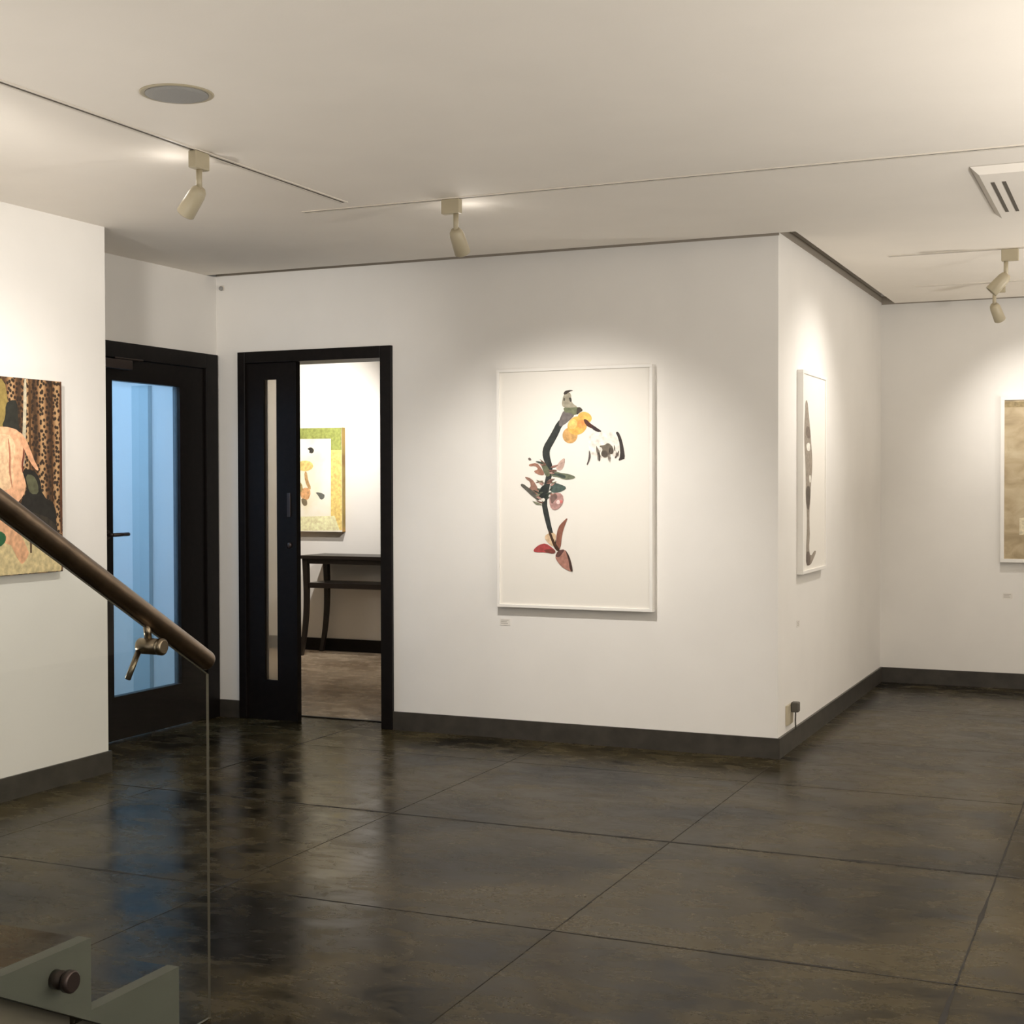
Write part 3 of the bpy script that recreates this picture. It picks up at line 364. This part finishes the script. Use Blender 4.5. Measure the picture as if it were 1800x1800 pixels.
def framed(name, axis, wall, sgn, a0, a1, z0, z1, depth, fw, label, cat, papermat):
    """white box frame hung on a wall; axis 'y' hangs on a y-wall (spans x), 'x' on an x-wall (spans y)."""
    f = wall + sgn*depth; inn = wall + sgn*(depth-0.008)
    loc = ((a0+a1)/2, wall, z0) if axis == 'y' else (wall, (a0+a1)/2, z0)
    t = thing(name, loc, label, cat)
    def bx(bm, p0, p1, q0, q1, r0, r1):
        lo, hi = min(q0, q1), max(q0, q1)
        if axis == 'y': box(bm, p0, p1, lo, hi, r0, r1)
        else: box(bm, lo, hi, p0, p1, r0, r1)
    for nm, e in (('frame_rail', (a0, a1, z1-fw, z1)), ('frame_rail', (a0, a1, z0, z0+fw)), ('frame_stile', (a0, a0+fw, z0+fw, z1-fw)), ('frame_stile', (a1-fw, a1, z0+fw, z1-fw))):
        bm = bmesh.new(); bx(bm, e[0], e[1], wall, f, e[2], e[3]); obj(nm, bm, M['frame'], t, 0.0015)
    bm = bmesh.new(); bx(bm, a0+fw, a1-fw, wall+sgn*0.004, inn, z0+fw, z1-fw); obj('paper', bm, papermat, t)
    return t, inn

t, inn = framed('flower_picture', 'y', Y1, -1, -3.11, -2.252, 0.697, 1.943, 0.042, 0.016, 'large white framed picture of a surreal flower stem on the wall beside the sliding door', 'picture', M['paper'])
flat_art('flower_print', FLOWER, lambda u, v, h: (u-2.68, inn-h, v+1.325), t)
t2, inn2 = framed('slender_picture', 'x', XC, 1, 7.27, 7.86, 0.875, 1.925, 0.033, 0.018, 'white framed picture of a slender grey figure on the wall beyond the corner, seen edge-on', 'picture', M['paper'])
flat_art('figure_print', SLENDER, lambda u, v, h: (inn2+h, u+7.66, v+1.40), t2)

# golden textured work on the end wall
def cloudy(name, cols, scale, stretch=(1, 1, 1), dist=0.5):
    m = bpy.data.materials.new(name); m.use_nodes = True; nt = m.node_tree; b = nt.nodes['Principled BSDF']; b.inputs['Roughness'].default_value = 0.6
    geo = nt.nodes.new('ShaderNodeNewGeometry'); mp = nt.nodes.new('ShaderNodeMapping'); mp.inputs['Scale'].default_value = stretch
    n = nt.nodes.new('ShaderNodeTexNoise'); n.inputs['Scale'].default_value = scale; n.inputs['Detail'].default_value = 8; n.inputs['Distortion'].default_value = dist
    r = nt.nodes.new('ShaderNodeValToRGB')
    nt.links.new(geo.outputs['Position'], mp.inputs['Vector']); nt.links.new(mp.outputs['Vector'], n.inputs['Vector'])
    nt.links.new(n.outputs['Fac'], r.inputs['Fac']); nt.links.new(r.outputs['Color'], b.inputs['Base Color'])
    el = r.color_ramp.elements
    for i, (p, c) in enumerate(cols):
        e = el[i] if i < 2 else el.new(p)
        e.position = p; e.color = (*srgb(c), 1)
    return m
M['gold'] = cloudy('gold_wash', [(0.30, (146, 130, 100)), (0.72, (200, 186, 156)), (0.5, (180, 162, 130))], 7, (1, 1, 1.5))
t3, inn3 = framed('golden_picture', 'y', Y4, -1, -0.855, -0.02, 0.825, 1.905, 0.035, 0.024, 'white framed picture with a golden beige wash on the end wall', 'picture', M['gold'])
for c, pts in (((150, 134, 100), [(-0.40, 0.47), (0.38, 0.47), (0.38, 0.505), (-0.40, 0.505)]), ((214, 204, 176), [(-0.30, -0.36), (-0.22, -0.35), (-0.22, -0.24), (-0.30, -0.25)])):
    flat_art('wash_mark', [(c, pts)], lambda u, v, h: (u-0.437, inn3-h, v+1.365), t3, smooth=0)

# leopard curtain canvas on the left wall
def leopard():
    m = bpy.data.materials.new('leopard_curtain'); m.use_nodes = True; nt = m.node_tree; b = nt.nodes['Principled BSDF']; b.inputs['Roughness'].default_value = 0.6
    N, L = nt.nodes.new, nt.links.new
    geo = N('ShaderNodeNewGeometry'); w = N('ShaderNodeTexWave'); w.bands_direction = 'Y'; w.inputs['Scale'].default_value = 3.4; w.inputs['Distortion'].default_value = 1.2; w.inputs['Detail'].default_value = 2
    L(geo.outputs['Position'], w.inputs['Vector'])
    r = N('ShaderNodeValToRGB'); r.color_ramp.elements[0].color = (*srgb((70, 48, 28)), 1); r.color_ramp.elements[1].color = (*srgb((190, 152, 108)), 1)
    e = r.color_ramp.elements.new(0.5); e.color = (*srgb((134, 96, 62)), 1)
    L(w.outputs['Fac'], r.inputs['Fac'])
    v = N('ShaderNodeTexVoronoi'); v.voronoi_dimensions = '2D'; v.inputs['Scale'].default_value = 52
    sp = N('ShaderNodeSeparateXYZ'); cb = N('ShaderNodeCombineXYZ'); L(geo.outputs['Position'], sp.inputs[0]); L(sp.outputs['Y'], cb.inputs['X']); L(sp.outputs['Z'], cb.inputs['Y']); L(cb.outputs[0], v.inputs['Vector'])
    r2 = N('ShaderNodeValToRGB'); r2.color_ramp.interpolation = 'LINEAR'
    r2.color_ramp.elements[0].position = 0.30; r2.color_ramp.elements[0].color = (1, 1, 1, 1); r2.color_ramp.elements[1].position = 0.48; r2.color_ramp.elements[1].color = (0, 0, 0, 1)
    L(v.outputs['Distance'], r2.inputs['Fac'])
    mx = N('ShaderNodeMixRGB'); L(r2.outputs['Color'], mx.inputs[0]); L(r.outputs['Color'], mx.inputs[1]); mx.inputs[2].default_value = (*srgb((44, 30, 18)), 1)
    L(mx.outputs[0], b.inputs['Base Color']); return m
M['leopard'] = leopard()
t4 = thing('curtain_painting', (X0, 4.52, 0.96), 'unframed canvas of a bare back before leopard print curtains on the left wall', 'painting')
boxobj('canvas', (X0+0.004, X0+0.035, 4.07, 4.975, 0.96, 1.80), M['leopard'], t4, 0.002)
def clipy(polys, lo, hi, zlo, zhi):
    out = []
    for c, pts in polys:
        out.append((c, [(min(max(u, lo), hi), min(max(v, zlo), zhi)) for u, v in pts]))
    return out
FG = clipy(FIGURE, -0.549, 0.353, -0.419, 0.419)
flat_art('ground_print', FG[:1], lambda u, v, h: (X0+0.035+h, u+4.62, v+1.38), t4, smooth=0)
flat_art('figure_print', FG[1:], lambda u, v, h: (X0+0.0352+h, u+4.62, v+1.38), t4)
flat_art('curtain_folds', [((86, 62, 40), [(0.145, -0.33), (0.165, -0.33), (0.16, 0.0), (0.165, 0.418), (0.145, 0.418), (0.15, 0.05)]), ((196, 186, 160), [(0.10, 0.05), (0.125, 0.04), (0.14, 0.418), (0.12, 0.418), (0.115, 0.25)]), ((74, 52, 34), [(0.285, -0.2), (0.296, -0.2), (0.292, 0.1), (0.298, 0.418), (0.284, 0.418)]), ((92, 60, 44), [(0.335, -0.25), (0.352, -0.25), (0.352, 0.418), (0.34, 0.418)])],
         lambda u, v, h: (X0+0.0351+h, u+4.62, v+1.38), t4, smooth=1)

# pale canvas with green and ochre edges in the back room
M['palecanvas'] = cloudy('pale_wash', [(0.35, (246, 236, 206)), (0.65, (252, 248, 240)), (0.5, (252, 246, 228))], 3)
M['ochre'] = cloudy('ochre_edge', [(0.35, (128, 100, 48)), (0.65, (176, 136, 70)), (0.5, (150, 130, 64))], 4)
t5 = thing('pale_painting', (-6.22, Y5, 0.965), 'pale canvas with green and ochre edges hung above the console table in the back room', 'painting')
bm = bmesh.new(); _, fs = box(bm, -6.44, -5.862, Y5-0.055, Y5-0.004, 0.965, 1.80)
for f in fs: f.material_index = 0 if abs(f.calc_center_median().y-(Y5-0.055)) < 1e-4 else 1
cv = obj('canvas', bm, [M['palecanvas'], M['ochre']], t5)
KN = clipy(KNOTS, -0.22, 0.357, -0.418, 0.414)
for nm, kk, sm in (('edge_bands', KN[:4], 0), ('knot_print', KN[4:], 1)):
    flat_art(nm, kk, lambda u, v, h: (u-6.22, Y5-0.055-h, v+1.385), t5, smooth=sm)

# small caption cards under the pictures
def caption(name, axis, wall, sgn, a, z, label):
    t = thing(name, (a, wall, z) if axis == 'y' else (wall, a, z), label, 'label', 'caption cards under the pictures')
    def bx(bm, p0, p1, q0, q1, r0, r1):
        lo, hi = min(q0, q1), max(q0, q1)
        box(bm, *((p0, p1, lo, hi) if axis == 'y' else (lo, hi, p0, p1)), r0, r1)
    bm = bmesh.new(); bx(bm, a-0.03, a+0.03, wall, wall+sgn*0.002, z-0.018, z+0.018); obj('card', bm, M['label'], t)
    bm = bmesh.new()
    for dz, w in ((0.009, 0.022), (0.001, 0.017), (-0.007, 0.02)):
        bx(bm, a-0.024, a-0.024+2*w, wall+sgn*0.002, wall+sgn*0.0024, z+dz-0.0016, z+dz+0.0016)
    obj('text_lines', bm, M['ink'], t)
caption('caption_card', 'y', Y1, -1, -3.08, 0.615, 'tiny caption card below the flower picture')
caption('caption_card', 'x', XC, 1, 7.30, 0.62, 'tiny caption card below the slender figure picture')
caption('caption_card', 'y', Y4, -1, -0.81, 0.605, 'tiny caption card below the golden beige picture')

# ------------------------------------------------------------------ ceiling fittings
def track(x0, x1, y0, y1, label):
    t = thing('lighting_track', ((x0+x1)/2, (y0+y1)/2, ZC), label, 'track', 'lighting tracks let into the ceiling')
    w = 0.019
    if x0 == x1:
        boxobj('channel', [(x0-w, x0-0.0095, y0, y1, ZC-0.004, ZC), (x0+0.0095, x0+w, y0, y1, ZC-0.004, ZC)], M['track'], t)
        boxobj('slot', (x0-0.0095, x0+0.0095, y0, y1, ZC-0.0012, ZC), M['slot'], t)
    else:
        boxobj('channel', [(x0, x1, y0-w, y0-0.0095, ZC-0.004, ZC), (x0, x1, y0+0.0095, y0+w, ZC-0.004, ZC)], M['track'], t)
        boxobj('slot', (x0, x1, y0-0.0095, y0+0.0095, ZC-0.0012, ZC), M['slot'], t)
track(-3.11, -3.11, -2.5, 5.27, 'ceiling track running past the round speaker towards the doors')
track(-3.384, 3.0, 5.385, 5.385, 'long ceiling track running across in front of the flower picture')
track(-1.24, 3.0, 7.70, 7.70, 'nearer of the two ceiling tracks in the right-hand recess')
track(-1.28, 3.0, 8.95, 8.95, 'farther of the two ceiling tracks in the right-hand recess')

def spotlight(x, y, target, label, along='x', power=90, blend=1.0, size=105, leak=0.0, ztop=ZC, zdrop=0.075, side=0.0, soft=0.03, group='cream track spotlights'):
    """track head: adapter on the track, stem, tilted cylinder head with an open front; its lamp shines from the front."""
    t = thing('track_spotlight', (x, y, ztop), label, 'spotlight', group)
    hx, hy = (0.042, 0.017) if along == 'x' else (0.017, 0.042)
    boxobj('adapter', (x-hx, x+hx, y-hy, y+hy, ztop-0.066, ztop-0.004), M['lamp'], t, 0.004)
    sx, sy = (x+side, y) if along == 'x' else (x, y+side)
    zb = ztop-0.066-zdrop
    bm = bmesh.new(); cyl(bm, (sx, sy, ztop-0.066), (sx, sy, zb), 0.011, n=16); obj('stem', bm, M['lamp'], t)
    piv = Vector((sx, sy, zb)); d = (Vector(target)-piv).normalized()
    bm = bmesh.new()
    p0 = piv - d*0.012
    lathe(bm, p0, d, [(0.0, 0.018), (0.012, 0.027), (0.03, 0.031), (0.115, 0.034), (0.118, 0.031), (0.098, 0.028)])
    head = obj('head', bm, M['lamp'], t)
    ld = bpy.data.lights.new('bulb', 'SPOT'); ld.energy = power; ld.color = WARM; ld.spot_size = math.radians(size); ld.spot_blend = blend; ld.shadow_soft_size = soft
    lo = bpy.data.objects.new('bulb', ld); COL.objects.link(lo); lo.parent = t
    lo.location = p0 + d*0.125 - Vector((x, y, ztop)); lo.rotation_euler = d.to_track_quat('-Z', 'Y').to_euler()
    if leak > 0:   # stray light thrown up past the rim of the head
        l2 = bpy.data.lights.new('vent_glow', 'POINT'); l2.energy = leak; l2.color = WARM; l2.shadow_soft_size = 0.03
        o2 = bpy.data.objects.new('vent_glow', l2); COL.objects.link(o2); o2.parent = t
        o2.location = piv + Vector((d.x, d.y, 0))*0.2 + Vector((0, 0, 0.03)) - Vector((x, y, ztop))
    return t
spotlight(-3.11, 4.25, (X0, 4.45, 0.95), 'cream track spotlight below the speaker, tilted towards the leopard curtain painting', 'y', 42, size=95, leak=0.3)
spotlight(-2.66, 5.385, (-2.70, Y1, 0.76), 'cream track spotlight hanging in front of the flower picture', 'x', 86, side=0.02, size=86, leak=0.3)
spotlight(-0.63, 7.70, (XC, 7.60, 1.35), 'cream track spotlight on the nearer recess track, aimed at the slender figure picture', 'x', 30, side=-0.02)
spotlight(-0.80, 8.95, (-0.45, Y4, 1.30), 'cream track spotlight on the farther recess track, aimed at the golden picture', 'x', 25, side=-0.02)
spotlight(-3.11, 2.75, (-4.85, 6.8, 1.7), 'added cream fill spotlight on the left track just outside the view, aimed at the doors', 'y', 150, size=50, soft=0.12)  # extra lamp added out of view to brighten the door corner
spotlight(-4.1, 8.3, (-5.6, Y5, 0.3), 'added cream fill spotlight inside the back room, hidden by the wall right of the doorway', 'x', 80, size=90, ztop=2.50)  # extra lamp added out of view to brighten the back room floor
spotlight(-5.36, 8.9, (-6.9, Y5, 1.2), 'cream spotlight just under the doorway head in the back room', 'x', 95, size=130, ztop=2.50, zdrop=0.08)

# round ceiling loudspeaker
t = thing('ceiling_speaker', (-2.715, 3.60, ZC), 'round grey ceiling loudspeaker beside the lighting track', 'loudspeaker')
bm = bmesh.new(); lathe(bm, (-2.715, 3.60, ZC), (0, 0, -1), [(0, 0.112), (0.002, 0.112), (0.004, 0.108), (0.004, 0.099), (0.002, 0.096)], 48); obj('rim', bm, M['lamp'], t)
bm = bmesh.new(); lathe(bm, (-2.715, 3.60, ZC-0.004), (0, 0, -1), [(-0.003, 0.0955), (0.0015, 0.095), (0.005, 0.07), (0.007, 0.03), (0.0075, 0.004)], 48); obj('grille', bm, M['grille'], t)

# ceiling cassette at the right edge
t = thing('air_conditioner', (-0.10, 6.18, ZC), 'square cream ceiling air conditioner with dark slots at the right edge', 'air conditioner')
ax0, ax1, ay0, ay1 = -0.61, 0.42, 5.665, 6.70
def frustum(bm, x0, x1, y0, y1, z0, ins, z1):
    a = [bm.verts.new(p) for p in ((x0, y0, z0), (x1, y0, z0), (x1, y1, z0), (x0, y1, z0))]
    b = [bm.verts.new(p) for p in ((x0+ins, y0+ins, z1), (x1-ins, y0+ins, z1), (x1-ins, y1-ins, z1), (x0+ins, y1-ins, z1))]
    bm.faces.new(a); bm.faces.new(list(reversed(b)))
    for i in range(4): bm.faces.new((a[i], b[i], b[(i+1) % 4], a[(i+1) % 4]))
bm = bmesh.new(); frustum(bm, ax0, ax1, ay0, ay1, ZC-0.001, 0.03, ZC-0.028); obj('housing', bm, M['ceil'], t)
zb = ZC-0.028
for k in range(2):
    for (x0, x1, y0, y1) in ((ax0+0.058+k*0.042, ax0+0.072+k*0.042, ay0+0.19, ay1-0.19), (ax1-0.072-k*0.042, ax1-0.058-k*0.042, ay0+0.19, ay1-0.19)):
        boxobj('air_slot', (x0, x1, y0, y1, zb-0.0015, zb+0.004), M['slot'], t)
for k in range(9):
    boxobj('intake_louvre', (ax0+0.26, ax1-0.26, ay0+0.27+k*0.06, ay0+0.285+k*0.06, zb-0.003, zb+0.003), M['track'], t)

# small alarm sensor high in the corner beside the recess
t = thing('motion_sensor', (-4.86, Y1, 2.47), 'tiny grey motion sensor high in the corner above the doors', 'sensor')
boxobj('mount', (-4.872, -4.848, Y1-0.012, Y1, 2.462, 2.488), M['track'], t, 0.002)
bm = bmesh.new(); lathe(bm, (-4.86, Y1-0.01, 2.475), (0.2, -1, -0.4), [(0, 0.010), (0.012, 0.013), (0.02, 0.010), (0.024, 0.004)], 16); obj('lens', bm, M['grille'], t)

# wall socket with a plug
t = thing('wall_socket', (XC, 7.08, 0.13), 'beige wall socket with a dark plug, low beside the corner skirting', 'socket')
boxobj('face_plate', (XC, XC+0.012, 7.02, 7.15, 0.135, 0.235), M['socket'], t, 0.003)
boxobj('plug', (XC+0.012, XC+0.05, 7.085, 7.13, 0.195, 0.245), M['plug'], t, 0.005)
bm = bmesh.new(); pts = [(7.105, 0.195), (7.10, 0.15), (7.11, 0.11), (7.12, 0.104)]
for a, b in zip(pts, pts[1:]): cyl(bm, (XC+0.032, *a), (XC+0.032, *b), 0.004, n=8)
obj('cable', bm, M['plug'], t)

# ------------------------------------------------------------------ console table in the back room
t = thing('console_table', (-5.5, 9.72, 0), 'dark wooden console table with curved legs seen through the doorway', 'table')
tx0, tx1, ty0, ty1, tz = -6.045, -4.85, 9.53, 9.905, 0.79
boxobj('table_top', (tx0, tx1, ty0, ty1, tz-0.028, tz), M['espresso'], t, 0.004)
boxobj('apron', [(tx0+0.03, tx1-0.03, ty0+0.02, ty0+0.04, tz-0.065, tz-0.028), (tx0+0.03, tx1-0.03, ty1-0.04, ty1-0.02, tz-0.065, tz-0.028), (tx0+0.02, tx0+0.04, ty0+0.04, ty1-0.04, tz-0.06, tz-0.028), (tx1-0.04, tx1-0.02, ty0+0.04, ty1-0.04, tz-0.06, tz-0.028)], M['espresso'], t)
boxobj('shelf', (tx0+0.045, tx1-0.045, ty0+0.03, ty1-0.03, 0.535, 0.575), M['espresso'], t, 0.003)
def sabre_leg(x, y, out):
    bm = bmesh.new(); prev = None; n = 12
    for i in range(n+1):
        s = i/n; z = tz-0.028-(tz-0.028)*s
        off = 0.012*math.sin(math.pi*s)-0.045*s**3; hw = 0.021-0.006*s
        ring = [bm.verts.new((x+out*off+sx*hw, y+sy*hw, z)) for sx, sy in ((-1, -1), (1, -1), (1, 1), (-1, 1))]
        if prev:
            for k in range(4): bm.faces.new((prev[k], prev[(k+1) % 4], ring[(k+1) % 4], ring[k]))
        else: bm.faces.new(ring)
        prev = ring
    bm.faces.new(prev)
    obj('leg', bm, M['espresso'], t)
for x, o_ in ((tx0+0.035, -1), (tx1-0.035, 1)):
    for y in (ty0+0.035, ty1-0.035): sabre_leg(x, y, -o_)

# ------------------------------------------------------------------ stair and balustrade at the left
st = thing('staircase', (-2.7, 2.0, 0), 'staircase with a pale stepped stringer and dark treads behind the glass balustrade', 'staircase')
RISE, GO, NS = 0.165, 0.32, 8
xs0, xs1 = -3.25, -2.205          # between the stringers
yb = 2.862                        # foot of the first riser
def stringer(x0, x1):
    pts = [(yb, 0.0)]
    for k in range(NS):
        pts += [(yb-k*GO, (k+1)*RISE-0.012), (yb-(k+1)*GO, (k+1)*RISE-0.012)]
    yl = yb-NS*GO
    pts += [(yl, 0.156+0.53*(2.49-yl)), (2.785, 0.0)]
    bm = bmesh.new(); prism(bm, pts, 'x', x0, x1); return obj('stringer', bm, M['stringer'], st)
stringer(xs1, xs1+0.035); stringer(xs0-0.035, xs0)
for k in range(NS):
    boxobj('tread', (xs0, xs1, yb-(k+1)*GO-0.02, yb-k*GO+0.012, (k+1)*RISE-0.045, (k+1)*RISE-0.018), M['floor'], st, 0.003)
    boxobj('riser', (xs0, xs1, yb-k*GO-0.02, yb-k*GO-0.002, k*RISE-(0.018 if k else 0), (k+1)*RISE-0.045), M['stringer'], st)
bm = bmesh.new(); yl = yb-NS*GO
prism(bm, [(2.785, 0.0), (yl, 0.0), (yl, 0.15+0.53*(2.49-yl))], 'x', xs1-0.03, xs1-0.01); obj('side_panel', bm, M['infill'], st)

bl = thing('glass_balustrade', (-2.14, 2.6, 0), 'clear glass balustrade with a bronzed steel handrail sloping down at the left', 'balustrade')
GXP = -2.14; SL = 0.576
ye, y_up = 2.945, 0.9
bm = bmesh.new()
pts = [(ye, 0.002), (2.20, 0.002), (y_up, 0.002+0.53*(2.20-y_up)), (y_up, 0.868+SL*(ye-y_up)), (ye, 0.868)]
prism(bm, pts, 'x', GXP-0.004, GXP+0.004)
bmesh.ops.recalc_face_normals(bm, faces=bm.faces)
for f in bm.faces: f.material_index = 0 if abs(f.normal.x) > 0.9 else 1
obj('glass_panel', bm, [M['glass'], M['glassedge']], bl)
# handrail tube with a rounded end
bm = bmesh.new(); d = Vector((0, -1, SL)).normalized(); R = 0.0255
pe = Vector((GXP, ye+0.002, 0.898))
lathe(bm, pe, d, [(0.0, R*0.80), (0.004, R*0.95), (0.010, R), (1.2, R), (2.4, R)], 32); obj('handrail', bm, M['railmetal'], bl)
def rail_z(y): return pe.z+SL*(pe.y-y)
for yy in (2.715, 1.55):
    zc = rail_z(yy)-0.070
    bm = bmesh.new(); lathe(bm, (GXP-0.026, yy, zc), (1, 0, 0), [(0, 0.017), (0.003, 0.019), (0.05, 0.019), (0.051, 0.016), (0.056, 0.016), (0.057, 0.020), (0.068, 0.020), (0.072, 0.015)]); br = obj('rail_bracket', bm, M['steel'], bl)
    bm = bmesh.new(); cyl(bm, (GXP, yy, zc+0.016), (GXP, yy-0.006, rail_z(yy-0.006)-R+0.004), 0.009, n=16); obj('bracket_neck', bm, M['steel'], br)
    bm = bmesh.new(); cyl(bm, (GXP-0.018, yy-0.014, zc-0.012), (GXP-0.019, yy-0.052, zc-0.072), 0.007, n=16); obj('bracket_pin', bm, M['steel'], br)
for yy in (2.425, 1.785, 1.145):
    zc = 0.262+0.53*(2.425-yy)
    bm = bmesh.new(); lathe(bm, (xs1+0.035, yy, zc), (1, 0, 0), [(0, 0.021), (0.022, 0.021), (0.024, 0.018), (0.026, 0.018)]); so = obj('standoff', bm, M['darksteel'], bl)
    bm = bmesh.new(); lathe(bm, (GXP+0.004, yy, zc), (1, 0, 0), [(0, 0.020), (0.001, 0.025), (0.014, 0.025), (0.018, 0.021)]); obj('standoff_cap', bm, M['darksteel'], so)

# ------------------------------------------------------------------ added uplighters outside the view, filling light onto the ceiling
def uplighter(x, y, power, label, hh=1.02):
    t = thing('fill_uplighter', (x, y, 0), label, 'lamp', 'added fill uplighters outside the view')
    bm = bmesh.new(); lathe(bm, (x, y, 0), (0, 0, 1), [(0, 0.16), (0.012, 0.16), (0.022, 0.05), (0.03, 0.014)]); obj('base', bm, M['darksteel'], t)
    bm = bmesh.new(); cyl(bm, (x, y, 0.03), (x, y, hh), 0.012, n=16); obj('pole', bm, M['darksteel'], t)
    bm = bmesh.new(); lathe(bm, (x, y, hh), (0, 0, 1), [(0, 0.03), (0.03, 0.09), (0.09, 0.16), (0.088, 0.15), (0.05, 0.10)]); obj('bowl', bm, M['darksteel'], t)
    d = bpy.data.lights.new('bulb', 'AREA'); d.shape = 'DISK'; d.size = 0.2; d.energy = power; d.color = WARM
    o = bpy.data.objects.new('bulb', d); COL.objects.link(o); o.parent = t; o.location = (0, 0, hh+0.08); o.rotation_euler = (math.pi, 0, 0)
uplighter(1.6, 4.3, 86, 'added fill uplighter standing right of the view, near the air conditioner')
uplighter(1.2, 7.9, 35, 'added fill uplighter standing right of the view, in the recess')
uplighter(1.2, 0.3, 86, 'added fill uplighter standing behind the view on the right')
uplighter(-3.6, 2.5, 18, 'added fill uplighter standing unseen between the staircase and the left wall', 0.3)
